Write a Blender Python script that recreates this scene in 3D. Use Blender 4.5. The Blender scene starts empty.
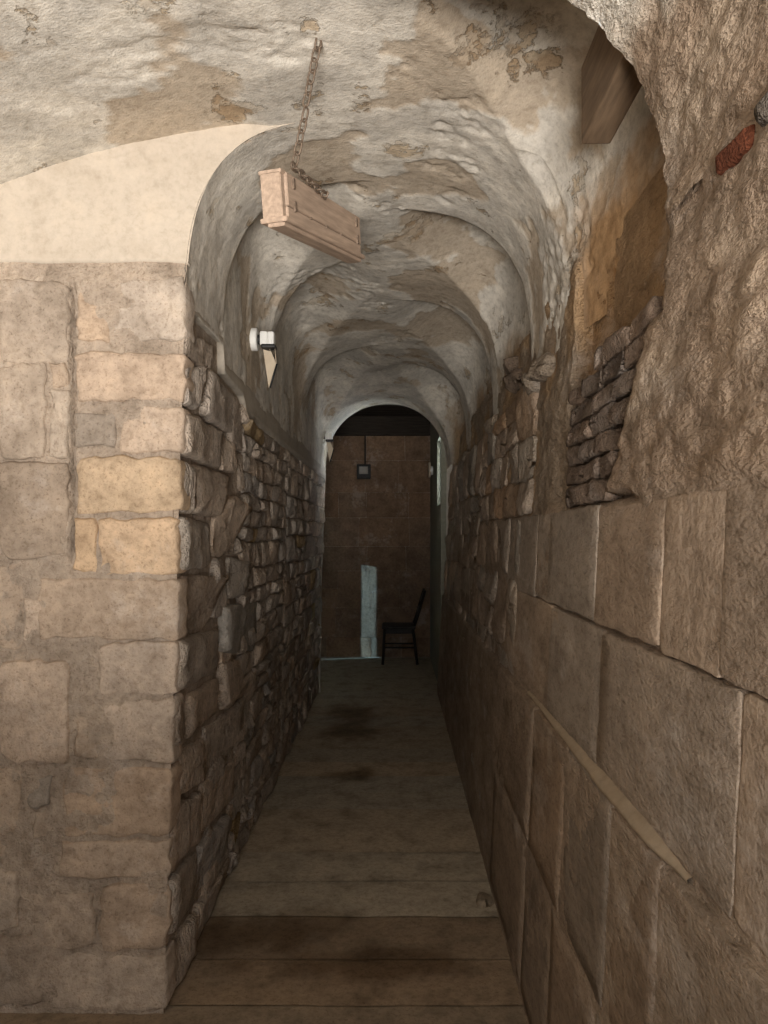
import bpy, math, random
from mathutils import Vector, noise, Matrix

# ------------------------------------------------------------------ camera, world, lights
SC = bpy.context.scene
COL = SC.collection
F, CX, CY, H = 780.0, 394.0, 535.0, 1.5           # focal length and vanishing point in pixels, eye height

cam_d = bpy.data.cameras.new('camera')
cam = bpy.data.objects.new('camera', cam_d); COL.objects.link(cam)
cam.location = (0, 0, H); cam.rotation_euler = (math.pi/2, 0, 0)
cam_d.sensor_fit = 'VERTICAL'; cam_d.sensor_height = 36.0
cam_d.lens = F/1024*36
cam_d.shift_x = -(CX-384)/1024; cam_d.shift_y = (CY-512)/1024
cam_d.clip_start = 0.02
SC.camera = cam

SC.view_settings.view_transform = 'Standard'; SC.view_settings.look = 'None'
SC.view_settings.exposure = -0.22; SC.view_settings.gamma = 1.0
SC.view_settings.use_curve_mapping = False

world = bpy.data.worlds.new('world'); SC.world = world
world.use_nodes = True
bgn = world.node_tree.nodes['Background']
bgn.inputs[0].default_value = (0.80, 0.90, 1.0, 1); bgn.inputs[1].default_value = 1.6

def area(name, loc, target, sx, sy, power, col, spread=math.pi):
    d = bpy.data.lights.new(name, 'AREA'); d.shape = 'RECTANGLE'; d.size = sx; d.size_y = sy
    d.energy = power; d.color = col; d.spread = spread
    o = bpy.data.objects.new(name, d); COL.objects.link(o); o.location = loc
    o.rotation_euler = (Vector(target)-Vector(loc)).to_track_quat('-Z', 'Y').to_euler()
    return o
# daylight in the window of the near chamber (behind the camera) and in the slit window of the end room
# sunlit ground outside the opening throws its light up into the vault, the sky adds a little
area('daylight_ground', (0.05, -2.95, 0.50), (-0.1, -0.9, 1.30), 1.4, 0.8, 540, (1.0, 0.94, 0.88))
area('daylight_sky', (-0.12, -1.5, 1.65), (-0.25, 2.0, 1.45), 1.1, 0.6, 34, (1.0, 0.95, 0.92))
area('daylight_room_window', (0.80, 7.75, 2.15), (-0.6, 7.25, 2.45), 0.5, 0.6, 130, (0.90, 0.96, 1.0), math.radians(55))
sd = bpy.data.lights.new('low_sun', 'SUN'); sd.energy = 13.0; sd.angle = math.radians(0.4); sd.color = (0.36, 0.70, 1.0)
so = bpy.data.objects.new('low_sun', sd); COL.objects.link(so); so.location = (-6, 8.3, 2)
so.rotation_euler = Vector((1.0, 0.23, -0.16)).to_track_quat('-Z', 'Y').to_euler()

# ------------------------------------------------------------------ helpers
def frac(p, s, o=4, h=0.9):
    return noise.fractal(Vector(p)*s, h, 2.1, o)
def sstep(a, b, x):
    t = max(0.0, min(1.0, (x-a)/(b-a))); return t*t*(3-2*t)
def lerp(a, b, t): return a+(b-a)*t
def mixc(a, b, t): return tuple(lerp(a[i], b[i], t) for i in range(3))

def link(name, verts, faces, mat, parent=None, col=None, origin=None, smooth=True, vcols=None):
    me = bpy.data.meshes.new(name)
    if origin is None and parent is not None and len(verts):
        n = len(verts)
        origin = Vector((sum(v[0] for v in verts)/n, sum(v[1] for v in verts)/n, sum(v[2] for v in verts)/n))
    if origin is None: origin = Vector((0, 0, 0))
    me.from_pydata([(v[0]-origin[0], v[1]-origin[1], v[2]-origin[2]) for v in verts], [], faces)
    if smooth: me.polygons.foreach_set('use_smooth', [True]*len(me.polygons))
    if vcols is not None:
        a = me.color_attributes.new('Col', 'FLOAT_COLOR', 'POINT')
        flat = []
        for c in vcols: flat += [c[0], c[1], c[2], 1.0]
        a.data.foreach_set('color', flat)
    me.materials.append(mat); me.update()
    o = bpy.data.objects.new(name, me); COL.objects.link(o); o.location = origin
    if parent is not None:
        o.parent = parent
        o.matrix_parent_inverse = Matrix.Translation(-Vector(parent.location)) if parent.type == 'MESH' or parent.type == 'EMPTY' else Matrix()
    if col: o.color = (col[0], col[1], col[2], 1)
    return o
def struct(o): o['kind'] = 'structure'; return o
def thing(o, label, cat, group=None):
    o['label'] = label; o['category'] = cat
    if group: o['group'] = group
    return o
def empty(name, loc):
    o = bpy.data.objects.new(name, None); COL.objects.link(o); o.location = loc; o.empty_display_size = .05
    return o
def pxy(px, py, y):                                # a pixel of the photograph taken at depth y
    return Vector(((px-CX)/F*y, y, H+(CY-py)/F*y))

# ------------------------------------------------------------------ materials
def nt_new(name):
    m = bpy.data.materials.new(name); m.use_nodes = True
    nt = m.node_tree; b = nt.nodes['Principled BSDF']
    b.inputs['Roughness'].default_value = 0.92
    b.inputs['Specular IOR Level'].default_value = 0.2
    return m, nt, b
def N(nt, t, **kw):
    n = nt.nodes.new(t)
    for k, v in kw.items(): setattr(n, k, v)
    return n
def noise_node(nt, pos, scale, detail=5, rough=.6, stretch=None):
    n = N(nt, 'ShaderNodeTexNoise'); n.inputs['Scale'].default_value = scale
    n.inputs['Detail'].default_value = detail; n.inputs['Roughness'].default_value = rough
    if stretch:
        mp = N(nt, 'ShaderNodeMapping'); mp.inputs['Scale'].default_value = stretch
        nt.links.new(pos, mp.inputs[0]); nt.links.new(mp.outputs[0], n.inputs['Vector'])
    else: nt.links.new(pos, n.inputs['Vector'])
    return n.outputs['Fac']
def ramp(nt, fac, stops):
    r = N(nt, 'ShaderNodeValToRGB'); nt.links.new(fac, r.inputs[0])
    e = r.color_ramp.elements
    while len(e) > 1: e.remove(e[-1])
    e[0].position = stops[0][0]; e[0].color = (*stops[0][1], 1)
    for p, c in stops[1:]:
        k = e.new(p); k.color = (*c, 1)
    return r.outputs[0]
def mix(nt, a, b, fac=1.0, mode='MULTIPLY'):
    m = N(nt, 'ShaderNodeMix', data_type='RGBA', blend_type=mode)
    if isinstance(fac, (int, float)): m.inputs[0].default_value = fac
    else: nt.links.new(fac, m.inputs[0])
    for i, v in ((6, a), (7, b)):
        if isinstance(v, tuple): m.inputs[i].default_value = (*v, 1)
        else: nt.links.new(v, m.inputs[i])
    return m.outputs[2]
def math_n(nt, op, a, b):
    m = N(nt, 'ShaderNodeMath', operation=op)
    for i, v in ((0, a), (1, b)):
        if isinstance(v, (int, float)): m.inputs[i].default_value = v
        else: nt.links.new(v, m.inputs[i])
    return m.outputs[0]
def rock_mat(name, source='object', base=(.4, .32, .23), fine=1.0, coarse=1.0, comb=0.0, comb_axis='Y', patch=(.62, .56, .50), patch_amt=.35, rough=.92, bump=.6, dist=.02, var=(.68, 1.25), flake=0, squash=None, speck=.7, grain=1.0):
    m, nt, b = nt_new(name)
    pos = N(nt, 'ShaderNodeNewGeometry').outputs['Position']
    if squash:
        mp = N(nt, 'ShaderNodeMapping'); mp.inputs['Scale'].default_value = squash
        nt.links.new(pos, mp.inputs[0]); pos = mp.outputs[0]
    if source == 'object': col = N(nt, 'ShaderNodeObjectInfo').outputs['Color']
    elif source == 'vertex':
        a = N(nt, 'ShaderNodeVertexColor'); a.layer_name = 'Col'; col = a.outputs[0]
    else:
        r = N(nt, 'ShaderNodeRGB'); r.outputs[0].default_value = (*base, 1); col = r.outputs[0]
    n1 = noise_node(nt, pos, 7, 6, .62); n2 = noise_node(nt, pos, 38, 5, .7); n3 = noise_node(nt, pos, 130, 3, .6)
    lo, hi = var
    c = mix(nt, col, ramp(nt, n1, [(.28, (lo, lo*.98, lo*.95)), (.5, (1, 1, 1)), (.72, (hi, hi*.99, hi*.97))]))
    c = mix(nt, c, ramp(nt, n2, [(.3, (.72, .70, .67)), (.5, (1, 1, 1)), (.7, (1.16, 1.16, 1.15))]), grain)
    pm = noise_node(nt, pos, 4.3, 7, .7)
    pm = ramp(nt, pm, [(.56, (0, 0, 0)), (.66, (patch_amt,)*3)])
    c = mix(nt, c, patch, pm, 'MIX') if False else mix(nt, c, mix(nt, c, tuple(x*1.35 for x in patch), .6, 'MIX'), pm, 'MIX')
    sp = ramp(nt, n3, [(.30, (.55, .50, .45)), (.44, (1, 1, 1))]); c = mix(nt, c, sp, speck)
    if flake:
        fl = noise_node(nt, pos, 3.6, 9, .68); fm = ramp(nt, fl, [(.59, (0, 0, 0)), (.607, (1, 1, 1))])
        fm2 = ramp(nt, noise_node(nt, pos, 9, 6, .7), [(.50, (0, 0, 0)), (.52, (1, 1, 1))])
        fmm = math_n(nt, 'MULTIPLY', fm, math_n(nt, 'ADD', math_n(nt, 'MULTIPLY', fm2, .6), .4))
        c = mix(nt, c, mix(nt, c, (.80, .70, .58)), fmm, 'MIX')
    nt.links.new(c, b.inputs['Base Color'])
    b.inputs['Roughness'].default_value = rough
    h = math_n(nt, 'ADD', math_n(nt, 'MULTIPLY', n2, .55*coarse), math_n(nt, 'MULTIPLY', n3, .25*fine))
    h = math_n(nt, 'ADD', h, math_n(nt, 'MULTIPLY', n1, .6*coarse))
    if flake: h = math_n(nt, 'SUBTRACT', h, math_n(nt, 'MULTIPLY', fmm, flake))
    if comb:
        st = {'Y': (1, 28, 1.2), 'X': (28, 1, 1.2), 'D': (1, 16, 9)}[comb_axis]
        nc = noise_node(nt, pos, 3.0, 2, .5, st)
        h = math_n(nt, 'ADD', h, math_n(nt, 'MULTIPLY', nc, comb))
    bm = N(nt, 'ShaderNodeBump'); bm.inputs['Strength'].default_value = bump; bm.inputs['Distance'].default_value = dist
    nt.links.new(h, bm.inputs['Height']); nt.links.new(bm.outputs[0], b.inputs['Normal'])
    return m
def plain_mat(name, col, rough=.7, metal=0.0, var=.25, scale=30, stretch=None, bump=.2, spec=.3):
    m, nt, b = nt_new(name)
    pos = N(nt, 'ShaderNodeTexCoord').outputs['Object']
    n = noise_node(nt, pos, scale, 5, .6, stretch)
    c = mix(nt, col, ramp(nt, n, [(.3, (1-var,)*3), (.7, (1+var,)*3)]))
    nt.links.new(c, b.inputs['Base Color'])
    b.inputs['Roughness'].default_value = rough; b.inputs['Metallic'].default_value = metal
    b.inputs['Specular IOR Level'].default_value = spec
    bm = N(nt, 'ShaderNodeBump'); bm.inputs['Strength'].default_value = bump; bm.inputs['Distance'].default_value = .004
    nt.links.new(n, bm.inputs['Height']); nt.links.new(bm.outputs[0], b.inputs['Normal'])
    return m

M_STONE = rock_mat('limestone')
M_RUBBLE = rock_mat('rubble_stone', coarse=1.6, fine=1.5, bump=1.0, dist=.045)
M_COMB = rock_mat('tooled_stone', comb=.7, fine=1.6, bump=1.0, dist=.04)
M_COMBD = rock_mat('diagonal_tooled_stone', comb=.45, comb_axis='D', bump=.6, squash=(1, .6, 1))
M_MORTAR = rock_mat('lime_mortar', source='fixed', base=(.425, .345, .27), coarse=1.2, bump=.9, dist=.03)
M_DARKMORTAR = rock_mat('earth_mortar', source='fixed', base=(.44, .36, .285), coarse=1.3, bump=.9, dist=.03)
M_VERT = rock_mat('clay_render', source='vertex', coarse=1.2, fine=1.4, bump=.9, dist=.03, squash=(1, .45, 1))
M_ASHLAR = rock_mat('brown_ashlar', coarse=.8, fine=1.5, bump=.8, dist=.02, squash=(1, .45, 1))
M_PLASTER = rock_mat('flaking_plaster', source='vertex', coarse=.35, fine=.6, bump=.8, dist=.02, patch_amt=.1, var=(.85, 1.1), flake=.6, speck=.25)
M_CREAM = rock_mat('smooth_plaster', source='object', coarse=.25, fine=.2, bump=.35, dist=.01, patch_amt=.1, var=(.88, 1.07), speck=.08, grain=.5)
M_FLOOR = rock_mat('worn_floor_stone', source='vertex', coarse=.3, fine=.3, bump=.4, dist=.01, patch=(.3, .26, .2), patch_amt=.2, var=(.62, 1.15), rough=.8)
M_WOOD = plain_mat('pale_pine', (.39, .29, .215), .7, var=.25, scale=6, stretch=(1.5, 14, 14))
M_WOOD2 = plain_mat('old_beam_wood', (.17, .115, .07), .85, var=.35, scale=5, stretch=(14, 1.5, 14), bump=.5)
M_DARKWOOD = plain_mat('dark_ceiling_wood', (.035, .027, .02), .85, var=.4, scale=5, stretch=(1, 12, 12))
M_STEEL = plain_mat('rusty_steel', (.20, .15, .11), .6, .6, var=.4, scale=80)
M_WHITE = plain_mat('white_plastic', (.78, .78, .74), .45, var=.05, scale=20, bump=.02)
M_BLACK = plain_mat('black_plastic', (.02, .02, .02), .5, var=.2, scale=20, bump=.02)
M_CARD = plain_mat('pale_board', (.55, .46, .34), .7, var=.1, scale=15, bump=.05)
M_CHAIR = plain_mat('dark_chair_wood', (.02, .016, .013), .5, var=.3, scale=12)
M_GLASS = plain_mat('frosted_lens', (.32, .30, .26), .4, var=.1, scale=20, bump=.02)

# ------------------------------------------------------------------ profiles of the passage
def XL(z): return -0.722+0.030*z                   # left wall of the corridor leans a little
def XR(z): return 0.430+0.050*z                    # right wall leans outwards
YF = 2.44                                          # face of the pier beside the corridor mouth
YE = 7.40                                          # end of the corridor
Z0 = 2.12                                          # springing of the vault

ER = [1.50, 3.12, 4.32, 5.92, 7.45]; RIBR = [.62, .28, .30, .55]
EL = [1.30, 2.98, 4.30, 5.80, 7.45]; RIBL = [.5, .12, .25, .60]; SLANT = [0, .10, .75, .5, 0]
def lun(y, t, right):
    E, R = (ER, RIBR) if right else (EL, RIBL)
    ee = [E[k]-(0 if right else SLANT[k]*(1-t)) for k in range(5)]
    for k in range(4):
        if ee[k] <= y < ee[k+1]:
            ln = (ee[k+1]-ee[k]-R[k])*(0.45+0.55*sstep(0.05, .55, t))
            p = (y-ee[k])/ln
            if p >= 1: return 0.0, k
            return sstep(0, .05, p)*(1-p)*(1+.5*p), k
    return 0.0, 0
def vault_pt(y, t):
    a = abs(t); ph = a*math.pi/2
    e = sstep(6.2, 6.9, y)
    crown = lerp(2.80, 2.745, e)
    n = lerp(3.0 if t > 0 else 3.2, 2.15, e)
    s, k = lun(y, a, t > 0)
    n = n+(8.0-n)*s
    sn, cs = math.sin(ph), (math.cos(ph) if a < 1 else 0.0)
    rr = (sn**n+cs**n)**(-1/n); sn *= rr; cs *= rr
    b = crown-Z0+(.20 if t > 0 else .12)*s*sstep(.0, .35, a)
    if t >= 0: x = -.05+(lerp(.60, .55, e)+.11*s)*sn
    else: x = -.05-lerp(.602, .600, e)*sn
    return Vector((x, y, Z0+b*cs))

# ------------------------------------------------------------------ vault over the corridor and the near bay
GREY = (.53, .495, .435); WHITE = (.67, .625, .545); TAN = (.43, .345, .25); CLAY = (.36, .27, .18); ORANGE = (.40, .245, .12)
def plaster_shade(p, up):
    a = frac((p[0], p[1], p[2]+3), 2.1, 5); b = frac((p[0]+9, p[1], p[2]), 4.7, 5)
    c = mixc(GREY, WHITE, sstep(-.25, .35, b))
    peel = sstep(.22, .26, a)*1.0
    c = mixc(c, TAN, .75*peel)
    rough = sstep(.30, .42, frac((p[0], p[1]+5, p[2]), 2.9, 3))
    return c, peel, rough
def grid(name, us, vs, fn, mat, parent=None, flip=False, vcol=True):
    V, C, Fc = [], [], []
    for u in us:
        for v in vs:
            p, c = fn(u, v); V.append(p); C.append(c)
    nv = len(vs)
    for i in range(len(us)-1):
        for j in range(nv-1):
            q = (i*nv+j, i*nv+j+1, (i+1)*nv+j+1, (i+1)*nv+j)
            Fc.append(q[::-1] if flip else q)
    return link(name, V, Fc, mat, parent, vcols=C if vcol else None, origin=Vector((0, 0, 0)))
def rng(a, b, d):
    n = max(1, int(round((b-a)/d))); return [a+(b-a)*i/n for i in range(n+1)]
def rough_vault(p, centre=(-.05, 2.2)):
    c, peel, rough = plaster_shade(p, 1)
    d = Vector((p[0]-centre[0], 0, p[2]-centre[1])); d.normalize()
    amp = .006*frac(p, 2.2, 2)+.0022*frac(p, 14, 3)+.004*peel+rough*(.009*frac(p, 30, 4)+.004)
    q = p+d*amp
    # lower haunches on the right have lost their plaster
    if p[0] > .3:
        lo = sstep(2.52, 2.36, p[2]+.10*frac(p, 5, 4))*sstep(.0, .3, lun(p[1], .8, True)[0])
        c = mixc(c, mixc(CLAY, ORANGE, .9 if p[1] < 2.4 else .35), lo); q = q+d*.004*lo*frac(p, 16, 4)
    return q, c
ts = rng(-1, 1, .0145)
def f_far(y, t):
    p = vault_pt(max(y, YF), t); p.y = y
    if t < -.5 and y < 2.985 and p[2] < 2.222: p = Vector((p[0], y, 2.222))
    return rough_vault(p)
ts = rng(-1, 1, .0105)
ceiling = struct(grid('ceiling', rng(YF-.012, 4.5, .010)[:-1]+rng(4.5, YE, .02), ts, f_far, M_PLASTER))
# near bay: wide to the left, lunette with the niche on the right
def near_pt(y, t):
    if t >= 0: return vault_pt(y, t)
    ph = -t*math.pi/2; n = 2.0
    x = -.05-1.70*math.sin(ph); z = 2.05+.75*math.cos(ph)
    f = Z0+(2.80-Z0)*max(0, 1-min(1, (-.05-x)/.602)**3.2)**(1/3.2)
    return Vector((x, y, lerp(f-.003, z, sstep(.30, .46, -x))))
def f_near(y, t):
    return rough_vault(near_pt(y, t))
nearv = struct(grid('ceiling', rng(1.2, 1.7, .02)[:-1]+rng(1.7, YF+.012, .010), rng(-1, 1, .0085), f_near, M_PLASTER))
# low transverse arch just over the camera, rough clay render on the right
def arch_pt(y, t):
    ph = abs(t)*math.pi/2
    if t >= 0:
        n = 2.6; sn = math.sin(ph); cs = math.cos(ph) if t < 1 else 0.0
        r = (sn**n+cs**n)**(-1/n)
        return Vector((-.05+.565*sn*r, y, 2.10+(.50+.02*sstep(.25, 0, t))*cs*r))
    return Vector((-.05-1.70*math.sin(ph), y, 2.02+(.60+.09*sstep(.08, .40, -t))*math.cos(ph)))
def sq(p): return (p[0], p[1]*.42, p[2])
def clay(p):
    p = sq(p)
    c = mixc((.32, .238, .17), (.40, .315, .235), sstep(-.3, .4, frac(p, 3.1, 4)))
    c = mixc(c, (.30, .22, .155), .7*sstep(.1, .5, frac((p[0], p[1]+4, p[2]), 6, 4)))
    return c
def f_arch(y, t):
    p = arch_pt(y, t); d = Vector((p[0]+.05, 0, p[2]-2.0)).normalized()
    c = clay(p)
    if t < .8:
        w = sstep(.62, .45, t+.12*frac(p, 8, 3)); c = mixc(c, WHITE, w)
    rf = sstep(.2, .5, t)
    q = p+d*(.006+.007*frac(p, 5, 3)+rf*(.009*frac(sq(p), 14, 4)+.006*frac(sq(p), 38, 4)))
    return q, c
struct(grid('ceiling', rng(-1.0, 1.30, .05), rng(-1, 0, .05), f_arch, M_VERT))
na = struct(grid('ceiling', rng(.55, 1.50, .012), rng(0, 1, .012), f_arch, M_VERT))
struct(grid('ceiling', rng(-1.0, .55, .05), rng(0, 1, .05), f_arch, M_VERT))
# faces closing the step between the low arch and the higher bay
def f_step(k, t):
    ye = 1.50 if t > 0 else 1.30
    a = f_arch(ye, t)[0]; b = near_pt(ye+.05, t)
    if t > 0: b = Vector((a[0]+(.03 if t > .6 else 0), 1.50, max(b[2], a[2]+.2*(1-t))+.02))
    q = a.lerp(Vector((b[0], ye, b[2]+.03)), k)
    return q, mixc(WHITE, CLAY, sstep(-.1, .6, t))
struct(grid('trim_1', [0, .3, .6, 1.0], rng(.001, 1, .012), f_step, M_VERT))
struct(grid('trim_2', [0, .5, 1.0], rng(-1, -.001, .02), f_step, M_VERT))

# ------------------------------------------------------------------ stones
def stone(parent, quad, fr, proud, depth, col, mat, seed, per=7, gap=.006, rough=.004, name='stone', edge=.02, chip=.006, rnd=.22, label=None, gapv=None):
    rs = random.Random(seed)
    n = len(quad)
    cu = sum(q[0] for q in quad)/n; cv = sum(q[1] for q in quad)/n
    hu = max(abs(q[0]-cu) for q in quad); hv = max(abs(q[1]-cv) for q in quad)
    gu, gv = 1-min(.45, gap/max(hu, 1e-4)), 1-min(.45, (gapv or gap)/max(hv, 1e-4))
    Q = [(cu+(q[0]-cu)*gu, cv+(q[1]-cv)*gv) for q in quad]
    B = []
    for i in range(n):                              # cut the corners, then sample the edges
        p, a, b = Q[i], Q[i-1], Q[(i+1) % n]
        la = math.hypot(p[0]-a[0], p[1]-a[1]); lb = math.hypot(p[0]-b[0], p[1]-b[1])
        r = rnd*min(hu, hv)*rs.uniform(.5, 1.6); ka, kb = min(.45, r/max(la, 1e-5)), min(.45, r/max(lb, 1e-5))
        B += [(lerp(p[0], a[0], ka), lerp(p[1], a[1], ka)),
              (p[0]*.5+.25*(lerp(p[0], a[0], ka)+lerp(p[0], b[0], kb)), p[1]*.5+.25*(lerp(p[1], a[1], ka)+lerp(p[1], b[1], kb))),
              (lerp(p[0], b[0], kb), lerp(p[1], b[1], kb))]
        e = (lerp(b[0], p[0], min(.45, r/max(lb, 1e-5))), lerp(b[1], p[1], min(.45, r/max(lb, 1e-5))))
        s = B[-1]
        for k in range(1, per): B.append((lerp(s[0], e[0], k/per), lerp(s[1], e[1], k/per)))
    ox = rs.uniform(0, 50)
    B = [(u+chip*noise.noise(Vector((u*22+ox, v*22, ox))), v+chip*noise.noise(Vector((u*22, v*22+ox, ox)))) for u, v in B]
    m = len(B); V = []; tilt_u, tilt_v = rs.uniform(-1, 1)*rough*1.6, rs.uniform(-1, 1)*rough*1.6
    e = min(edge, .35*min(hu, hv))
    rings = [(1, 1, None), (1, 1, -.25), (1-e*.35/hu, 1-e*.35/hv, .55), (1-e/hu, 1-e/hv, .95)]
    fu, fv = rings[-1][0], rings[-1][1]
    for k in (.76, .5, .25): rings.append((fu*k, fv*k, 1.0))
    for su, sv, w in rings:
        for u, v in B:
            uu, vv = cu+(u-cu)*su, cv+(v-cv)*sv
            if w is None: ww = -depth
            else:
                nz = noise.fractal(Vector((uu*9+ox, vv*9, ox)), .8, 2.1, 4)
                nz2 = noise.noise(Vector((uu*45, vv*45+ox, 0)))
                ww = proud*w+(rough*nz+rough*.35*nz2+tilt_u*(uu-cu)/hu+tilt_v*(vv-cv)/hv)*(1 if w > .9 else .5)
            V.append(fr(uu, vv, ww))
    V.append(fr(cu, cv, proud+rough*noise.fractal(Vector((cu*9+ox, cv*9, ox)), .8, 2.1, 4)))
    Fc = []
    for r in range(len(rings)-1):
        for i in range(m):
            j = (i+1) % m
            Fc.append((r*m+i, r*m+j, (r+1)*m+j, (r+1)*m+i))
    r = len(rings)-1
    for i in range(m): Fc.append((r*m+i, r*m+(i+1) % m, len(V)-1))
    o = link(name, V, Fc, mat, parent, col)
    if label: o['label'] = label
    return o
FRONT = lambda u, v, w: (u, YF-w, v)
LEFT = lambda u, v, w: (XL(v)+w, u, v)
RIGHT = lambda u, v, w: (XR(v)-w, u, v)
YB = 9.60
BACK = lambda u, v, w: (u, YB-w, v)
def pf(px, py): return ((px-CX)/F*YF, H+(CY-py)/F*YF)
def pl(px, py):
    z = 1.5
    for _ in range(4):
        y = F*XL(z)/(px-CX); z = H+(CY-py)/F*y
    return (y, z)
def pr(px, py):
    z = 1.5
    for _ in range(4):
        y = F*XR(z)/(px-CX); z = H+(CY-py)/F*y
    return (y, z)
def vary(c, rs, k=.14):
    g = 1+rs.uniform(-k, k); w = rs.uniform(-.05, .05)
    return (c[0]*g*(1+w)*1.01, c[1]*g*.985, c[2]*g*(1-w)*.995)

# ------------------------------------------------------------------ the pier face left of the mouth (wall_front)
def f_front(z, k):
    xr = XL(z)+.001
    if z > Z0:
        q = min(1, (z-Z0)/(2.80-Z0)); xr = -.05-.602*max(0, (1-q**3.2))**(1/3.2)
    x = lerp(-1.82, xr, k)
    p = Vector((x, YF, z))
    w = -.001+.005*frac(p, 5, 4)+.004*frac(p, 22, 3)
    w -= .045*max(0, 1-abs(x-pf(72.3+1.2*noise.noise(Vector((z*9, 0, 0))), 0)[0])/.012)*sstep(1.40, 1.46, z)*sstep(2.31, 2.24, z)
    return Vector((x, YF-w, z)), (0, 0, 0)
wall_front = struct(grid('wall_front', rng(-.02, 2.775, .016), rng(0, .5, .02)[:-1]+rng(.5, 1, .004), f_front, M_MORTAR, vcol=False))
wall_front['label'] = 'pale ashlar pier face beside the corridor mouth'
# smooth cream plaster in the lunette above the stonework
def f_cream(z, k):
    q = max(0, (z-Z0)/(2.80-Z0)); xr = -.05-.602*max(0, (1-min(1, q)**3.2))**(1/3.2)
    if z < Z0: xr = XL(z)
    x = lerp(-1.82, xr+.004, k); p = Vector((x, YF, z))
    edge = (2.348+.006*noise.noise(Vector((x*6, 0, 0)))) if False else 0
    w = .010+.006*frac(p, 2.5, 3)+.0015*frac(p, 15, 3)
    return Vector((x, YF-w, z)), (0, 0, 0)
zs = rng(2.352, 2.785, .012)
V = []; Fc = []; ks = rng(0, 1, .012); nk = len(ks)
for i, z in enumerate([2.352]+zs):
    for k in ks:
        p = f_cream(z, k)[0]
        zz = .007*noise.noise(Vector((p[0]*7, 3, 0)))*max(0, 1-(z-2.352)/.05)
        if i == 0: p = Vector((p[0], YF+.02, p[2]))
        V.append(p+Vector((0, 0, zz)))
for i in range(len(zs)):
    for j in range(nk-1): Fc.append((i*nk+j, i*nk+j+1, (i+1)*nk+j+1, (i+1)*nk+j))
cream = link('plaster_panel', V, Fc, M_CREAM, wall_front, (.49, .425, .345))

tan1 = (.425, .345, .26); yel = (.52, .395, .26); gry = (.34, .29, .23); lt = (.48, .395, .305)
front_stones = [
 ((0, 280, 69, 362), gry, .010), ((-62, 284, -3, 362), tan1, .008), ((0, 365, 47, 460), tan1, .012), ((-60, 365, -3, 460), gry, .006), ((50, 362, 67, 386), tan1, .006), ((50, 389, 69, 460), tan1, .008),
 ((0, 462, 69, 557), gry, .013), ((-70, 462, -4, 557), tan1, .01),
 ((77, 288, 111, 341), tan1, .004), ((113, 278, 181, 343), lt, .006), ((76, 352, 180, 402), lt, .009),
 ((75, 410, 116, 448), gry, .006), ((121, 405, 180, 453), lt, .007),
 ((77, 455, 179, 514), yel, .014), ((75, 517, 98, 571), yel, .010), ((100, 517, 179, 575), (.54, .41, .275), .011),
 ((38, 577, 178, 640), tan1, .006), ((-40, 563, 22, 648), tan1, .004), ((24, 600, 40, 640), lt, .0),
 ((0, 660, 70, 762), lt, .014), ((-90, 655, -4, 762), tan1, .01), ((100, 640, 172, 698), lt, .010), ((101, 702, 171, 762), lt, .007),
 ((-60, 768, 20, 862), tan1, .005), ((26, 778, 52, 806), gry, .006), ((32, 810, 48, 838), gry, .006), ((74, 704, 98, 760), tan1, .002),
 ((66, 766, 169, 836), tan1, .006), ((60, 840, 168, 880), tan1, .008), ((24, 892, 96, 950), tan1, .006), ((99, 883, 167, 950), tan1, .009),
 ((46, 953, 166, 1010), tan1, .006), ((-50, 870, 20, 930), tan1, .006), ((-60, 936, 42, 1005), gry, .006)]
rs = random.Random(5)
for i, ((x0, y0, x1, y1), c, pr_) in enumerate(front_stones):
    j = lambda a=2.2: rs.uniform(-a, a)
    if x1 >= 160:
        zc = H+(CY-(y0+y1)/2)/F*YF; x1 = CX+F*XL(zc)/YF+3.5
    q = [pf(x0+j(), y1+j()), pf(x1+j(.6), y1+j()), pf(x1+j(.6), y0+j()), pf(x0+j(), y0+j())]
    stone(wall_front, q, FRONT, pr_, .09, vary(c, rs, .07), M_STONE, 100+i, per=10, gap=.002, rough=.006, edge=.008, chip=.014, rnd=.16)
for r in range(7):                                  # the same wall further left, beside the frame
    z0, z1 = .02+r*.325, .02+(r+1)*.325
    stone(wall_front, [(-1.80, z0), (-1.50, z0), (-1.48, z1), (-1.80, z1)], FRONT, .008, .05, vary(tan1, rs), M_STONE, 170+r, gap=.006, rough=.004)

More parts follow.
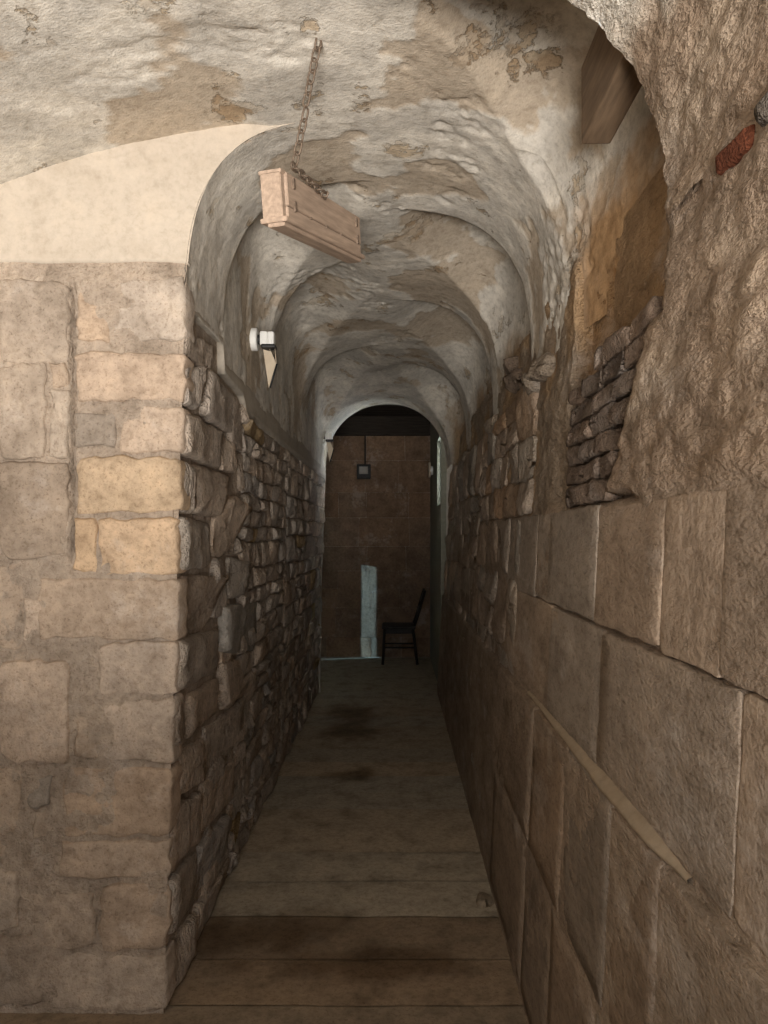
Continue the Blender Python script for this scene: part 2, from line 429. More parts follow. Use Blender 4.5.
# ------------------------------------------------------------------ left wall of the corridor
def f_left(y, z):
    p = Vector((XL(z), y, z))
    w = -.013+.008*frac(p, 6, 4)+.006*frac(p, 24, 3)
    if z > 2.1: w = -.02
    return Vector((XL(z)+w, y, z)), (0, 0, 0)
wall_left = struct(grid('wall_left', rng(YF-.001, YE, .025), rng(-.02, 2.24, .025), f_left, M_DARKMORTAR, vcol=False, flip=True))
wall_left['label'] = 'dark rubble stone wall along the left of the corridor'
lst = (.60, .51, .405); lgr = (.54, .475, .395); ldk = (.48, .395, .305); lyl = (.50, .36, .2)
def LQ(*p): return [pl(a, b) for a, b in p]
left_px = [
 (((179, 352), (211, 372), (213, 346), (181, 324)), lst, M_RUBBLE, .012),
 (((177, 402), (196, 410), (205, 366), (177, 358)), lgr, M_COMB, .030),
 (((200, 418), (236, 438), (237, 398), (207, 366)), lgr, M_COMB, .026),
 (((177, 455), (220, 470), (222, 430), (178, 408)), lst, M_COMB, .034),
 (((222, 470), (234, 474), (235, 442), (223, 434)), lst, M_RUBBLE, .02),
 (((177, 512), (191, 514), (192, 464), (177, 458)), lst, M_COMB, .032),
 (((194, 514), (218, 518), (228, 474), (194, 463)), lst, M_RUBBLE, .038),
 (((176, 572), (211, 566), (211, 522), (177, 516)), lst, M_RUBBLE, .022),
 (((213, 556), (226, 556), (246, 506), (230, 494), (213, 520)), lst, M_RUBBLE, .036),
 (((175, 636), (206, 628), (226, 575), (180, 576)), ldk, M_RUBBLE, .004),
 (((228, 600), (242, 596), (247, 560), (230, 556)), lst, M_RUBBLE, .03),
 (((221, 654), (253, 652), (257, 600), (222, 606)), (.33, .30, .25), M_STONE, .040),
 (((173, 694), (218, 672), (219, 628), (174, 640)), lst, M_RUBBLE, .026),
 (((171, 752), (184, 742), (184, 694), (172, 698)), ldk, M_RUBBLE, .03),
 (((186, 738), (217, 714), (219, 676), (187, 694)), lst, M_RUBBLE, .022),
 (((221, 712), (244, 690), (246, 656), (221, 662)), lst, M_RUBBLE, .034),
 (((170, 804), (200, 782), (202, 738), (171, 756)), lst, M_COMB, .022),
 (((203, 776), (240, 742), (242, 700), (204, 730)), lst, M_COMB, .024),
 (((168, 872), (198, 842), (200, 790), (169, 812)), lgr, M_COMB, .024),
 (((200, 836), (232, 800), (234, 756), (201, 786)), lst, M_COMB, .018),
 (((167, 938), (196, 902), (198, 850), (168, 880)), lst, M_COMB, .022),
 (((198, 896), (222, 860), (226, 812), (199, 846)), lgr, M_COMB, .024),
 (((166, 1008), (192, 968), (195, 912), (167, 946)), lst, M_COMB, .018),
 (((194, 962), (214, 926), (220, 874), (197, 904)), lst, M_COMB, .020)]
rs = random.Random(11)
for i, (pp, c, m, pr_) in enumerate(left_px):
    q = LQ(*pp); q = [(max(u, YF+.012), min(max(v, .01), 2.26)) for u, v in q]
    stone(wall_left, q, LEFT, pr_*.4, .06, vary(c, rs, .1), m, 300+i, per=7, gap=.003, rough=.011, edge=.014, chip=.014, rnd=.22)
def coursed(u0, u1, v0, v1, rh, wr, seed, jit=.35, wav=.02):
    rs = random.Random(seed); out = []
    vs = [v0]
    while vs[-1] < v1-rh*.6: vs.append(min(v1, vs[-1]+rh*rs.uniform(.65, 1.35)))
    vs[-1] = v1
    ph = [rs.uniform(0, 50) for _ in vs]
    def vk(k, u):
        if k == 0 or k == len(vs)-1: return vs[k]
        return vs[k]+wav*noise.noise(Vector((u*2.6, ph[k], 0)))
    for k in range(len(vs)-1):
        us = [u0]
        while us[-1] < u1-.25*wr[0]: us.append(us[-1]+rs.uniform(*wr))
        us[-1] = u1
        h = vs[k+1]-vs[k]
        jt = [rs.uniform(-jit, jit)*h for _ in us]; jt[0] = jt[-1] = 0
        for i in range(len(us)-1):
            a, b = us[i], us[i+1]
            if b-a < .03: continue
            a0, a1, b0, b1 = a-jt[i]/2, a+jt[i]/2, b-jt[i+1]/2, b+jt[i+1]/2
            if h > rh*1.1 and rs.random() < .35:
                vm = lerp(.4, .6, rs.random())
                mm = lambda u: lerp(vk(k, u), vk(k+1, u), vm)
                out.append([(a0, vk(k, a0)), (b0, vk(k, b0)), (b, mm(b)), (a, mm(a))])
                out.append([(a, mm(a)), (b, mm(b)), (b1, vk(k+1, b1)), (a1, vk(k+1, a1))])
            else:
                out.append([(a0, vk(k, a0)), (b0, vk(k, b0)), (b1, vk(k+1, b1)), (a1, vk(k+1, a1))])
    return out
taken = [LQ(*pp) for pp, *_ in left_px]
def inside(q, polys):
    cu = sum(p[0] for p in q)/len(q); cv = sum(p[1] for p in q)/len(q)
    for P in polys:
        n = len(P); s = [0, 0]
        for i in range(n):
            a, b = P[i], P[(i+1) % n]
            s[(b[0]-a[0])*(cv-a[1])-(b[1]-a[1])*(cu-a[0]) > 0] += 1
        if 0 in s: return True
    return False
rub = [q for q in coursed(2.95, 3.45, .01, 2.08, .125, (.16, .26), 4) if not inside(q, taken)]
rub += coursed(3.45, 4.9, .01, 2.03, .115, (.13, .27), 21)+coursed(4.9, YE-.02, .01, 2.03, .135, (.20, .36), 22)
rs = random.Random(12)
for i, q in enumerate(rub):
    c = vary(rs.choice([lst, lst, lgr, ldk, lst]), rs, .16)
    if rs.random() < .03: c = lyl
    stone(wall_left, q, LEFT, rs.uniform(-.006, .020), .05, c, M_RUBBLE, 400+i, per=4, gap=.005, rough=.009, edge=.022, chip=.012, rnd=.4)
# plaster coat that ends in steps above the stones
edge_pts = [(YF+.002, 2.215), (2.98, 2.235), (2.985, 2.12), (3.36, 2.10), (3.42, 2.06), (3.44, 2.025), (YE, 2.02)]
def edge_z(y):
    for (a, za), (b, zb) in zip(edge_pts, edge_pts[1:]):
        if a <= y <= b: return lerp(za, zb, (y-a)/max(1e-6, b-a))
    return 2.02
V = []; Fc = []; ys = rng(YF+.002, YE, .012); kk = [0, 0, .25, .5, .75, 1.0]; nk = len(kk)
for y in ys:
    ez = edge_z(y)+.006*frac((0, y, 0), 14, 3)
    for i, k in enumerate(kk):
        z = lerp(ez, max(2.17, ez+.02), k); p = Vector((XL(z), y, z))
        X = -.69 if i == 0 else -.650+.003*frac(p, 4, 3)
        if k > .9: X = -.657
        V.append(Vector((X, y, z)))
for i in range(len(ys)-1):
    for j in range(nk-1): Fc.append((i*nk+j, (i+1)*nk+j, (i+1)*nk+j+1, i*nk+j+1))
link('plaster_coat', V, Fc, M_CREAM, wall_left, (.42, .375, .31))

# ------------------------------------------------------------------ right wall
def f_right(y, z):
    p = Vector((XR(z), y, z))
    w = -.0005+.002*frac(p, 4, 3)+.0015*frac(p, 20, 3)+(.0215 if z < .94 else 0)-.02*max(0, 1-abs(z-1.279-.004*noise.noise(Vector((y*7, 0, 0))))/.014); c = mixc((.32, .245, .18), (.37, .287, .212), sstep(-.3, .3, frac(p, 3, 3)))
    up = sstep(1.56, 1.60, z+.02*frac(p, 6, 3))
    near = up*sstep(1.515, 1.49, y+.012*frac(p, 9, 3)) if z > 1.93 else up*sstep(1.0, .0, max(0, (y-lerp(1.86, 1.56, (z-1.57)/.36)))*20)
    if near > 0:
        rf = .007*frac(sq(p), 5, 3)+.009*frac(sq(p), 14, 4)+.006*frac(sq(p), 38, 4)
        w = lerp(w, .012+rf, near); c = mixc(c, clay(p), near)
    # recessed niche with orange render below the lintel
    ni = sstep(1.49, 1.51, y)*sstep(2.42, 2.34, y+.02*frac(p, 9, 3))*sstep(1.93, 1.98, z)
    if ni > 0:
        o = sstep(2.12, 2.14, y); o2 = sstep(-.2, .2, frac((p[0], p[1], p[2]+8), 4, 4))
        c = mixc(c, mixc((.30, .205, .12), ORANGE, .35+.65*o*(.6+.4*o2)), ni)
        w = lerp(w, -.062+.004*frac(p, 14, 3), ni)
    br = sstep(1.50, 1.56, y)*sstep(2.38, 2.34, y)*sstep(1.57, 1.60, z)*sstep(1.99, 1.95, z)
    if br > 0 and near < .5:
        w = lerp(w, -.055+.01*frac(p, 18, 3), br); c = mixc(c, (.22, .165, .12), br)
    if y > 2.36 and up > 0:
        rf = .012*frac(p, 5, 4)+.008*frac(p, 18, 4)
        w = lerp(w, -.012+rf, up)
        c = mixc(c, mixc((.30, .235, .17), (.37, .255, .15), sstep(-.1, .35, frac((p[0], p[1]+3, p[2]), 3.4, 4))), up)
    return Vector((XR(z)-w, y, z)), c
us = rng(-1.0, .5, .06)[:-1]+rng(.5, 2.6, .012)[:-1]+rng(2.6, YE+.02, .022)
wall_right = struct(grid('wall_right', us, rng(-.02, 2.34, .0125), f_right, M_VERT))
wall_right['label'] = 'brown ashlar and rough clay rendered wall along the right'
ash = (.335, .272, .205); ash2 = (.40, .32, .24)
blocks = []                                          # y0, y1, z0, z1, proud, material
def course(z0, z1, pxs, proud, mats):
    zc = (z0+z1)/2; X = XR(zc)
    ys = [F*X/(p-CX) for p in pxs]
    for k in range(len(ys)-1): blocks.append((ys[k+1], ys[k], z0, z1, proud[k % len(proud)], mats[k % len(mats)]))
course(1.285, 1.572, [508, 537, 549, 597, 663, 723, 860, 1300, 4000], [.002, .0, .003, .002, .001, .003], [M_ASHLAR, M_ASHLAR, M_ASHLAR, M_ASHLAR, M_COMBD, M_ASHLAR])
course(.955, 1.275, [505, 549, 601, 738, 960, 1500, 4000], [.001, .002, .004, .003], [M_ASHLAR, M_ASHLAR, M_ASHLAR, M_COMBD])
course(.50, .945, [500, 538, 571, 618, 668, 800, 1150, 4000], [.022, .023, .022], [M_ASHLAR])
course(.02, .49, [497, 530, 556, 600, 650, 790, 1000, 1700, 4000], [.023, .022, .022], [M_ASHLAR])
rs = random.Random(31)
for i, (y0, y1, z0, z1, p, m) in enumerate(blocks):
    j = lambda: rs.uniform(-.006, .006)
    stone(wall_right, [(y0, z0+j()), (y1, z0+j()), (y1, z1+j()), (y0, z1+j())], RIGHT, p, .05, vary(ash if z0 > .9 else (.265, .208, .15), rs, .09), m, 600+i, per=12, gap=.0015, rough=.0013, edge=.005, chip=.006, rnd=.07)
# pale mortar line on the ledge of the lower course
V = []; Fc = []
for y in rng(1.25, 2.75, .012):
    k = max(0, sstep(1.25, 1.45, y)*sstep(2.75, 1.7, y)+.35*noise.noise(Vector((y*5, 4, 0)))*sstep(1.25, 1.5, y)*sstep(2.75, 2.4, y))
    a = .950; h = .002+.012*k
    for (w, z) in ((-.01, a-.014), (.006+.017*k, a-.010), (.008+.014*k, a-.002), (.000+.004*k, a+h), (-.012, a+h)):
        V.append(RIGHT(y, z+.003*noise.noise(Vector((y*20, w*60, 0))), w))
n = len(V)//5
for i in range(n-1):
    for j in range(4): Fc.append((i*5+j, i*5+j+1, (i+1)*5+j+1, (i+1)*5+j))
link('mortar_bead', V, Fc, M_CREAM, wall_right, (.36, .285, .20))
# thin dark bricks in the patch
rs = random.Random(41)
zr = [1.580, 1.640, 1.697, 1.756, 1.815, 1.872, 1.928, 1.985]
bd = (.255, .198, .15)
for k in range(7):
    ya = lerp(1.86, 1.56, k/6); yb = 2.34-.03*rs.random()
    if k == 6: yb = 2.05
    y = ya
    while y < yb-.05:
        b = min(yb, y+rs.uniform(.13, .23))
        if yb-b < .07: b = yb
        d = .008*rs.uniform(-1, 1)
        stone(wall_right, [(y, zr[k]+d), (b, zr[k]-d), (b, zr[k+1]-d), (y, zr[k+1]+d)], RIGHT, rs.uniform(-.012, .012), .05, vary(bd, rs, .16), M_RUBBLE, 700+k*10+int(y*7), per=5, gap=.001, gapv=.004, rough=.008, edge=.026, chip=.007, rnd=.45, name='brick')
        y = b
# red brick and dark slate stuck in the clay
stone(wall_right, [(1.125, 2.055), (1.245, 2.068), (1.245, 2.104), (1.125, 2.096)], RIGHT, .026, .04, (.17, .052, .024), M_RUBBLE, 791, per=5, gap=.002, rough=.004, edge=.008, chip=.004, name='brick', label='red brick showing in the clay render')
stone(wall_right, [(.95, 2.07), (1.10, 2.062), (1.10, 2.095), (.95, 2.125)], RIGHT, .028, .04, (.16, .135, .11), M_RUBBLE, 792, per=5, gap=.002, rough=.006, edge=.012, name='stone', label='dark slate in the clay render')
# rubble of the deeper part of the right wall
rub = coursed(2.95, 4.6, 1.58, 2.10, .17, (.2, .38), 51)+coursed(3.10, 4.7, .01, 1.57, .24, (.22, .46), 52)+coursed(4.65, YE-.06, .01, 2.1, .22, (.3, .6), 53)
rs = random.Random(54)
for i, q in enumerate(rub):
    q = [(u, min(v, 2.12)) for u, v in q]
    hi = q[0][1] > 1.5
    c = vary(rs.choice([(.47, .375, .28), (.53, .43, .325), (.46, .395, .31), (.48, .345, .225) if hi else (.47, .375, .28)]), rs, .14)
    stone(wall_right, q, RIGHT, rs.uniform(-.004, .015 if q[0][0] > 3.6 else .009), .05, c, M_RUBBLE, 800+i, per=5, gap=.002, rough=.010, edge=.045, chip=.018, rnd=.45)
# small broken corbels under the feet of the ribs
for i, (y, z, c) in enumerate([(2.78, 2.10, ash2), (3.02, 2.08, ash), (4.20, 2.09, ash2), (5.78, 2.08, ash), (3.45, 2.18, (.27, .2, .145)), (3.6, 2.27, (.27, .2, .145))]):
    stone(wall_right, [(y-.11, z-.05), (y+.11, z-.04), (y+.10, z+.05), (y-.10, z+.045)], RIGHT, .03, .06, c, M_RUBBLE, 900+i, per=6, gap=.002, rough=.016, edge=.03, chip=.02, rnd=.6)

# ------------------------------------------------------------------ floor
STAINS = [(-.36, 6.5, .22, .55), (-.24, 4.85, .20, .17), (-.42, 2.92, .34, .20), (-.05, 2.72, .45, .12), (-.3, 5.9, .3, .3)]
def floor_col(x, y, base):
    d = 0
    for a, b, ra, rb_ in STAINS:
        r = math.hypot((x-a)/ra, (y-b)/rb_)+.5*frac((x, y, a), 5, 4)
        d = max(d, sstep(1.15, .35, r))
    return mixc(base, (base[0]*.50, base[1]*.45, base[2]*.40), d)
def f_floor(y, x):
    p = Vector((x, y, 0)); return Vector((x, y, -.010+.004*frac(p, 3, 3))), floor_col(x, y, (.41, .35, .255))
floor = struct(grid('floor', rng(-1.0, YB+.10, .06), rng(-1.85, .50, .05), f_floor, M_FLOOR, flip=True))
floor['label'] = 'worn dusty stone floor of the passage'
FY = [1.9, 2.20, 2.48, 2.75, 3.06, 3.37, 3.68, 3.98, 4.26, 4.52, 4.84, 5.14, 5.46, 5.78, 6.10, 6.44, 6.78, 7.13, 7.5]
rs = random.Random(61)
for i in range(len(FY)-1):
    xs = [-.735, .455] if FY[i] > 2.4 else [-1.7, -.72, .455]
    for a, b in zip(xs, xs[1:]):
        FL = lambda u, v, w: (u, v, w)
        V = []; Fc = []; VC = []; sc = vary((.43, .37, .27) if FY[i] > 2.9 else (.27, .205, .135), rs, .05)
        nu, nv = 40, 10; tz = rs.uniform(-.0008, .0008)
        for r in range(nu+1):
            for s in range(nv+1):
                u = lerp(a, b, r/nu); v = lerp(FY[i]+.001, FY[i+1]-.001, s/nv)
                wv = .008*noise.noise(Vector((u*2, i*7.3, 0))) if 0 < s < nv else .006*noise.noise(Vector((u*3, (i if s == 0 else i+1)*7.3, 0)))
                # worn treads: each slab sits a little proud at its near edge
                z = tz*.5+.004-(.0011 if i in (1, 2, 3, 4, 5, 8) else .0004)*(s/nv)+.002*noise.fractal(Vector((u*4, v*4, 0)), .8, 2, 3)
                if s in (0, nv): z = z-.0003+.0005*noise.noise(Vector((u*5, (i if s == 0 else i+1)*3.1, 0)))
                V.append((u, v+(wv if s in (0, nv) else 0), z)); VC.append(floor_col(u, v, sc))
        for r in range(nu):
            for s in range(nv):
                q = r*(nv+1)+s; Fc.append((q, q+nv+1, q+nv+2, q+1))
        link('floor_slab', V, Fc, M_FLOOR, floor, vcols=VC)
# worn stone lying at the foot of the right wall
pb = stone(None, [(.33, 3.14), (.40, 3.13), (.415, 3.24), (.345, 3.26)], lambda u, v, w: (u, v, w+.004), .014, .01, (.30, .24, .17), M_STONE, 950, per=4, gap=.001, rough=.003, edge=.015, rnd=.6, name='pebble')
thing(pb, 'small flat loose stone on the floor by the right wall', 'stone')

# ------------------------------------------------------------------ end room
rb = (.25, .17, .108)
def flat(name, pts, mat, col=None, parent=None, kind=True, label=None):
    o = link(name, [Vector(p) for p in pts], [tuple(range(len(pts)))], mat, parent, col, smooth=False)
    if kind and parent is None: struct(o)
    if label: o['label'] = label
    return o
def box(name, lo, hi, mat, parent=None, col=None, bev=.0, rot=None, origin=None):
    c = [(lo[i]+hi[i])/2 for i in range(3)]; h = [(hi[i]-lo[i])/2 for i in range(3)]
    import bmesh
    bm = bmesh.new(); bmesh.ops.create_cube(bm, size=1)
    for v in bm.verts: v.co = Vector((v.co.x*2*h[0], v.co.y*2*h[1], v.co.z*2*h[2]))
    if bev: bmesh.ops.bevel(bm, geom=bm.edges[:], offset=min(bev, min(h)*.8), segments=2, affect='EDGES', profile=.6)
    if rot: bmesh.ops.rotate(bm, verts=bm.verts, matrix=rot)
    V = [v.co+Vector(c) for v in bm.verts]; bm.verts.index_update()
    Fc = [tuple(v.index for v in f.verts) for f in bm.faces]; bm.free()
    return link(name, V, Fc, mat, parent, col, smooth=False, origin=origin)
wall_back = struct(box('wall_back', (-1.45, YB+.012, -.02), (.60, YB+.2, 3.1), M_DARKMORTAR))
wall_back['label'] = 'dark stone end wall of the room beyond the arch'
rs = random.Random(71)
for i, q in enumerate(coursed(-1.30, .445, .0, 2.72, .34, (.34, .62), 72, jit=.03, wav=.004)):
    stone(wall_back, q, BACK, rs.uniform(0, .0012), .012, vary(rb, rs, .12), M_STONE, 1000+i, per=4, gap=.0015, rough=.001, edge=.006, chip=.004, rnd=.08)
box('trim_3', (-1.30, YB-.05, 2.72), (.445, YB+.012, 2.96), M_DARKWOOD)['kind'] = 'structure'
SL0, SL1 = 9.347, 9.392                              # daylight gap in the left wall of the room
wl = struct(box('wall_room_left', (-1.318, YE+.02, -.02), (-1.30, SL0, 3.0), M_MORTAR)); wl['label'] = 'side wall of the end room'
struct(box('wall_room_left', (-1.318, SL1, -.02), (-1.30, YB+.012, 3.0), M_MORTAR))['label'] = 'side wall of the end room'
struct(box('wall_room_left', (-1.318, SL0, 1.28), (-1.30, SL1, 3.0), M_MORTAR))['label'] = 'lintel over the daylight gap'
# right wall of the room with the slit window
gc = (.27, .27, .215)
for lo, hi in (((.445, YE+.0, -.02), (.60, YB+.012, 1.80)), ((.445, YE+.0, 2.46), (.60, YB+.012, 3.0)), ((.445, 8.02, 1.80), (.60, YB+.012, 2.46)), ((.445, YE+.0, 1.80), (.60, 7.46, 2.46))):
    o = struct(box('wall_room_right', lo, hi, M_CREAM, col=gc)); o['label'] = 'greenish plaster wall of the end room with a slit window'
win = struct(empty('window_1', (.52, 7.74, 1.80)))
box('window_frame', (.50, 7.46, 1.80), (.53, 7.49, 2.46), M_DARKWOOD, win); box('window_frame', (.50, 7.99, 1.80), (.53, 8.02, 2.46), M_DARKWOOD, win)
box('crossbar', (.49, 7.46, 2.245), (.53, 8.02, 2.285), M_DARKWOOD, win)
m, nt, b = nt_new('window_pane'); b.inputs['Transmission Weight'].default_value = 1; b.inputs['Roughness'].default_value = .02; b.inputs['IOR'].default_value = 1.01; b.inputs['Base Color'].default_value = (.95, .97, 1, 1)
box('pane', (.514, 7.49, 1.80), (.517, 7.99, 2.245), m, win); box('pane', (.514, 7.49, 2.285), (.517, 7.99, 2.46), m, win)
ceil_room = struct(box('ceiling_room', (-1.45, YE, 2.99), (.62, YB+.2, 3.06), M_DARKWOOD)); ceil_room['label'] = 'black timber ceiling of the end room'
y = YE+.06
while y < YB-.05:
    box('plank', (-1.30, y, 2.955), (.445, y+.15, 2.992), M_DARKWOOD, ceil_room, bev=.006); y += .165
# wall between corridor and room with the arched doorway
V = []; Fc = []; prof = [vault_pt(YE, t) for t in rng(-1, 1, .04)]
prof = [Vector((-.70, YE, -.02)), Vector((-.69, YE, 1.0))]+prof+[Vector((.49, YE, 1.0)), Vector((.46, YE, -.02))]
for yy in (YE-.004, YE+.03):
    for p in prof:
        V.append(Vector((p[0], yy, p[2])))
        V.append(Vector((-1.42 if p[0] < -.5 else (.60 if p[0] > .4 else lerp(-1.42, .60, (p[0]+.5)/.9)), yy, 3.0 if p[2] > 2.3 else p[2])))
n = len(prof)
for s in (0, 2*n):
    for i in range(n-1): Fc.append((s+2*i, s+2*i+1, s+2*i+3, s+2*i+2))
for i in range(n-1): Fc.append((2*i, 2*i+2, 2*n+2*i+2, 2*n+2*i))
o = struct(link('wall_end_arch', V, Fc, M_CREAM, None, (.50, .46, .39), smooth=False)); o['label'] = 'plaster wall round the arched doorway at the end'

# ------------------------------------------------------------------ near chamber behind the camera
bw = (-1.15, -.90)
for lo, hi in (((-1.95, bw[0], -.02), (-1.05, bw[1], 2.8)), ((.45, bw[0], -.02), (.70, bw[1], 2.8)), ((-1.05, bw[0], -.02), (.45, bw[1], .85)), ((-1.05, bw[0], 2.00), (.45, bw[1], 2.8))):
    struct(box('wall_near', lo, hi, M_MORTAR))['label'] = 'wall of the near chamber round its window'
struct(box('wall_near_left', (-1.95, -1.15, -.02), (-1.74, YF+.05, 2.3), M_MORTAR))['label'] = 'left wall of the near chamber'

# ------------------------------------------------------------------ things
# wooden lintel in the niche on the right
def hexa(name, P, mat, parent=None, origin=None, smooth=False):
    return link(name, P, [(0, 1, 2, 3), (7, 6, 5, 4), (0, 4, 5, 1), (1, 5, 6, 2), (2, 6, 7, 3), (3, 7, 4, 0)], mat, parent, origin=origin, smooth=smooth)
beam = box('timber_lintel', (.455, 1.40, 2.45), (.527, 1.90, 2.64), M_WOOD2, bev=.008, origin=Vector((.5, 1.7, 2.475)))
thing(beam, 'old brown timber lintel set in the vault above the orange niche', 'beam')

# long wooden box hanging on a chain
A = pxy(281, 171, 2.10); Bp = pxy(358, 219, 2.66)
u = (Bp-A).normalized(); L = (Bp-A).length
v = Vector((-u.y, u.x, 0)).normalized()*1.0          # to the left, away from the long face
w = u.cross(v).normalized()
if w.z < 0: w = -w
HB, TB = .122, .058
wb = empty('wooden_box', A+u*L/2-w*HB+v*TB/2)
R = Matrix((u, v, w)).transposed()
def lbox(name, lo, hi, mat, parent=wb, bev=.002, org=None):
    """box given in the frame of the hanging box: along, behind, up from the lower corner of its long face"""
    import bmesh
    bm = bmesh.new(); bmesh.ops.create_cube(bm, size=1)
    c = Vector([(lo[i]+hi[i])/2 for i in range(3)]); h = [hi[i]-lo[i] for i in range(3)]
    for q in bm.verts: q.co = Vector((q.co.x*h[0], q.co.y*h[1], q.co.z*h[2]))
    if bev: bmesh.ops.bevel(bm, geom=bm.edges[:], offset=bev, segments=2, affect='EDGES')
    bm.verts.index_update()
    V = [q.co.copy() for q in bm.verts]; Fc = [tuple(q.index for q in f.verts) for f in bm.faces]; bm.free()
    o = link(name, V, Fc, mat, None, smooth=False)
    o.matrix_world = Matrix.Translation(A-w*HB+R@c)@R.to_4x4()
    o.parent = parent; o.matrix_parent_inverse = Matrix.Translation(-Vector(parent.location))
    return o
lbox('body', (.006, .003, .004), (L-.006, TB-.003, HB-.004), M_WOOD)
lbox('end_board', (-.012, -.002, .0), (.010, TB, HB), M_WOOD); lbox('end_board', (L-.010, -.002, .0), (L+.004, TB, HB), M_WOOD)
lbox('face_board', (.012, -.010, .036), (L-.012, .004, HB), M_WOOD)
lbox('lower_rail', (.012, -.008, .004), (L-.012, .004, .034), M_WOOD)
lbox('bottom_board', (-.018, -.016, -.010), (L+.006, TB+.006, .003), M_WOOD)
lbox('bottom_batten', (-.010, -.004, -.020), (L, TB-.012, -.009), M_WOOD)
lbox('top_board', (-.014, -.006, HB-.006), (L+.004, TB+.004, HB+.004), M_WOOD)
for uu, zz in ((.045, .10), (.045, .040), (L-.06, .098), (L-.055, .045)):
    lbox('clasp', (uu, -.016, zz-.014), (uu+.010, -.009, zz+.014), M_STEEL, bev=.001)
for uu in (.16, .28, .40): lbox('nail', (uu, -.012, .030), (uu+.006, -.007, .036), M_STEEL, bev=0)
# chain
def torus_link(name, P, d, nrm, mat, parent, ln=.036, wd=.020, r=.0028):
    s = d.cross(nrm).normalized(); V = []; Fc = []; K, q = 16, 6
    for k in range(K):
        a = 2*math.pi*k/K; ca, sa = math.cos(a), math.sin(a)
        c = P+d*(ca*wd/2+math.copysign((ln-wd)/2, ca) if abs(ca) > 1e-3 else 0)+s*(sa*wd/2)
        o_ = (d*ca+s*sa).normalized()
        for j in range(q):
            b = 2*math.pi*j/q; V.append(c+o_*(r*math.cos(b))+nrm*(r*math.sin(b)))
    for k in range(K):
        for j in range(q): Fc.append((k*q+j, k*q+(j+1) % q, ((k+1) % K)*q+(j+1) % q, ((k+1) % K)*q+j))
    return link(name, V, Fc, mat, parent)
hook = A+u*(L*.42)-v*.026-w*.010
P0 = pxy(318, 43, 2.045); P1 = pxy(294, 167, 2.10)
ch = empty('chain', P0); ch.parent = wb; ch.matrix_parent_inverse = Matrix.Translation(-Vector(wb.location))
ch['label'] = 'thin rusty chain running up to the vault'
path = [P0, P0.lerp(P1, .5)+Vector((-.002, 0, -.004)), P1]
k = 0
def run(a, b):
    global k
    d = (b-a); n = int(d.length/.028); d.normalize()
    e1 = d.cross(Vector((0, 1, 0))).normalized(); e2 = d.cross(e1).normalized()
    for i in range(n+1):
        ang = (k % 2)*math.pi/2+.5+.25*noise.noise(Vector((k*1.7, 0, 0)))
        torus_link('link', a+d*(i*.028), d, (e1*math.cos(ang)+e2*math.sin(ang)).normalized(), M_STEEL, ch); k += 1
run(P0, path[1]); run(path[1]-Vector((0, 0, .02)), P1); run(P1, hook)
def tube(name, pts, r, mat, parent, q=8):
    V = []; Fc = []
    for i, p in enumerate(pts):
        d = (pts[min(i+1, len(pts)-1)]-pts[max(i-1, 0)]).normalized()
        e = d.cross(Vector((.3, .9, .31))).normalized(); g = d.cross(e)
        for j in range(q):
            a = 2*math.pi*j/q; V.append(p+e*(r*math.cos(a))+g*(r*math.sin(a)))
    for i in range(len(pts)-1):
        for j in range(q): Fc.append((i*q+j, i*q+(j+1) % q, (i+1)*q+(j+1) % q, (i+1)*q+j))
    Fc.append(tuple(range(q))[::-1]); Fc.append(tuple(range((len(pts)-1)*q, len(pts)*q)))
    return link(name, pts and V, Fc, mat, parent)
tube('ceiling_hook', [P0+Vector((0, 0, .10)), P0+Vector((0, 0, .02)), P0+Vector((.008, 0, .004)), P0+Vector((.010, 0, -.008)), P0+Vector((0, 0, -.014))], .003, M_STEEL, nearv)
tube('hook', [hook+v*.034, hook-v*.004, hook-v*.008+w*.008, hook-v*.004+w*.014], .003, M_STEEL, wb)
thing(wb, 'long pale wooden box hung from the vault by a chain', 'box')

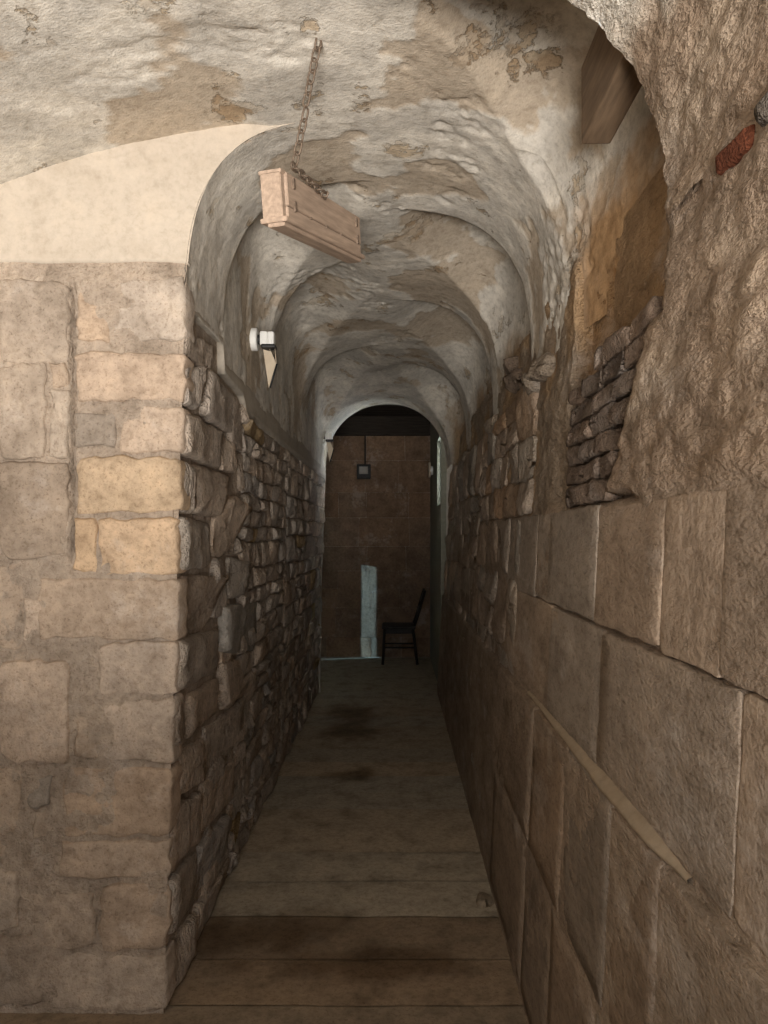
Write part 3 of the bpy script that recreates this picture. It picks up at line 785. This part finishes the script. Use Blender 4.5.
# emergency lamps with a small board hanging under each
def disc_x(name, c, r, x0, x1, mat, parent, K=24, bev=.004):
    V = []; Fc = []
    rr = [(x0, r), (x1-bev, r), (x1, r-bev)]
    for x, q in rr:
        for k in range(K):
            a = 2*math.pi*k/K; V.append(Vector((x, c[1]+q*math.cos(a), c[2]+q*math.sin(a))))
    for i in range(2):
        for k in range(K): Fc.append((i*K+k, i*K+(k+1) % K, (i+1)*K+(k+1) % K, (i+1)*K+k))
    Fc.append(tuple(range(2*K, 3*K))); Fc.append(tuple(range(K))[::-1])
    return link(name, V, Fc, mat, parent, smooth=False)
def lamp(c, label, plabel):
    x, y, z = c
    t = empty('wall_lamp', (x, y, z))
    disc_x('base', c, .052, x-.03, x+.034, M_WHITE, t)
    disc_x('neck', c, .022, x+.03, x+.050, M_BLACK, t)
    box('head', (x+.046, y-.03, z-.032), (x+.082, y+.03, z+.034), M_WHITE, t, bev=.010)
    box('head_cap', (x+.080, y-.03, z-.030), (x+.112, y+.03, z+.032), M_WHITE, t, bev=.010)
    box('head_shell', (x+.052, y-.034, z-.044), (x+.118, y+.034, z-.026), M_BLACK, t, bev=.008)
    thing(t, label, 'lamp', 'wall lamps with hanging boards')
    hb = empty('hanging_board', (x+.10, y, z-.03))
    pts = [(.058, -.045), (.085, -.225), (.118, -.112), (.096, -.056)]
    V = [Vector((x+a, y+d-.10*(a-.09), z+b)) for d in (-.004, .004) for a, b in pts]
    link('board', V, [(0, 1, 2, 3), (7, 6, 5, 4), (0, 4, 5, 1), (1, 5, 6, 2), (2, 6, 7, 3), (3, 7, 4, 0)], M_CARD, hb, smooth=False)
    e = Vector((x+.118, y-.002, z-.112)); e2 = Vector((x+.086, y-.002, z-.222))
    s = Vector((.004, 0, -.001))
    tube('dark_edge', [e+s, e2+s], .005, M_BLACK, hb, q=6)
    tube('wire', [Vector((x+.112, y, z-.03)), e], .0018, M_CARD, hb, q=6)
    tube('wire', [Vector((x+.084, y, z-.035)), e+Vector((-.004, 0, 0))], .0018, M_CARD, hb, q=6)
    thing(hb, plabel, 'board', 'boards hanging under the wall lamps')
lamp((-.662, 3.60, 2.402), 'white wall lamp nearest the camera on the left plaster wall', 'pale pointed board hanging under the nearer white wall lamp')
lamp((-.655, 6.90, 2.37), 'small white wall lamp far along by the end arch', 'small board hanging under the far wall lamp by the end arch')

# lantern on the end wall with its conduit
ln = empty('wall_lantern', (-.37, YB-.03, 2.19))
box('housing', (-.455, YB-.085, 2.185), (-.285, YB-.006, 2.365), M_BLACK, ln, bev=.01)
box('lens', (-.425, YB-.092, 2.245), (-.318, YB-.083, 2.335), M_GLASS, ln, bev=.004)
box('lower_lip', (-.44, YB-.11, 2.19), (-.30, YB-.083, 2.215), M_BLACK, ln, bev=.004)
tube('conduit', [Vector((-.355, YB-.012, 2.36)), Vector((-.355, YB-.012, 2.72))], .010, M_BLACK, ln)
thing(ln, 'dark square lantern with a pale lens on the end wall', 'lantern')
fx = empty('wall_fitting', (.44, 9.0, 2.2))
disc_x('base', (0, 8.95, 2.24), .05, .41, .446, M_WHITE, fx); box('cover', (.395, 8.90, 2.16), (.42, 9.0, 2.33), M_CARD, fx, bev=.008)
thing(fx, 'small pale fitting on the right wall of the end room', 'fitting')

# dark chair in the end room, seen from the side, facing left
chr_ = empty('chair', (.06, 9.20, .004))
thing(chr_, 'dark chair standing against the end wall at the right', 'chair')
box('seat', (-.14, 8.98, .415), (.25, 9.38, .450), M_CHAIR, chr_, bev=.012)
box('apron', (-.11, 9.0, .36), (.22, 9.36, .415), M_CHAIR, chr_, bev=.004)
for y in (9.00, 9.34):
    tube('leg', [Vector((-.11, y, .42)), Vector((-.13, y, .004))], .016, M_CHAIR, chr_)
    tube('leg', [Vector((.22, y, .42)), Vector((.27, y, .004))], .016, M_CHAIR, chr_)
    tube('back_post', [Vector((.22, y, .40)), Vector((.27, y, .55)), Vector((.36, y, .86))], .015, M_CHAIR, chr_)
for a, b in ((.60, .66), (.72, .82)):
    xa, xb = .27+(a-.55)*.29, .27+(b-.55)*.29
    V = [Vector((x+d, y, z)) for d in (-.008, .008) for x, y, z in ((xa, 9.0, a), (xa, 9.34, a), (xb, 9.34, b), (xb, 9.0, b))]
    hexa('back_slat', V, M_CHAIR, chr_)
tube('stretcher', [Vector((-.12, 9.0, .2)), Vector((.25, 9.0, .2))], .010, M_CHAIR, chr_)
tube('stretcher', [Vector((-.12, 9.34, .2)), Vector((.25, 9.34, .2))], .010, M_CHAIR, chr_)
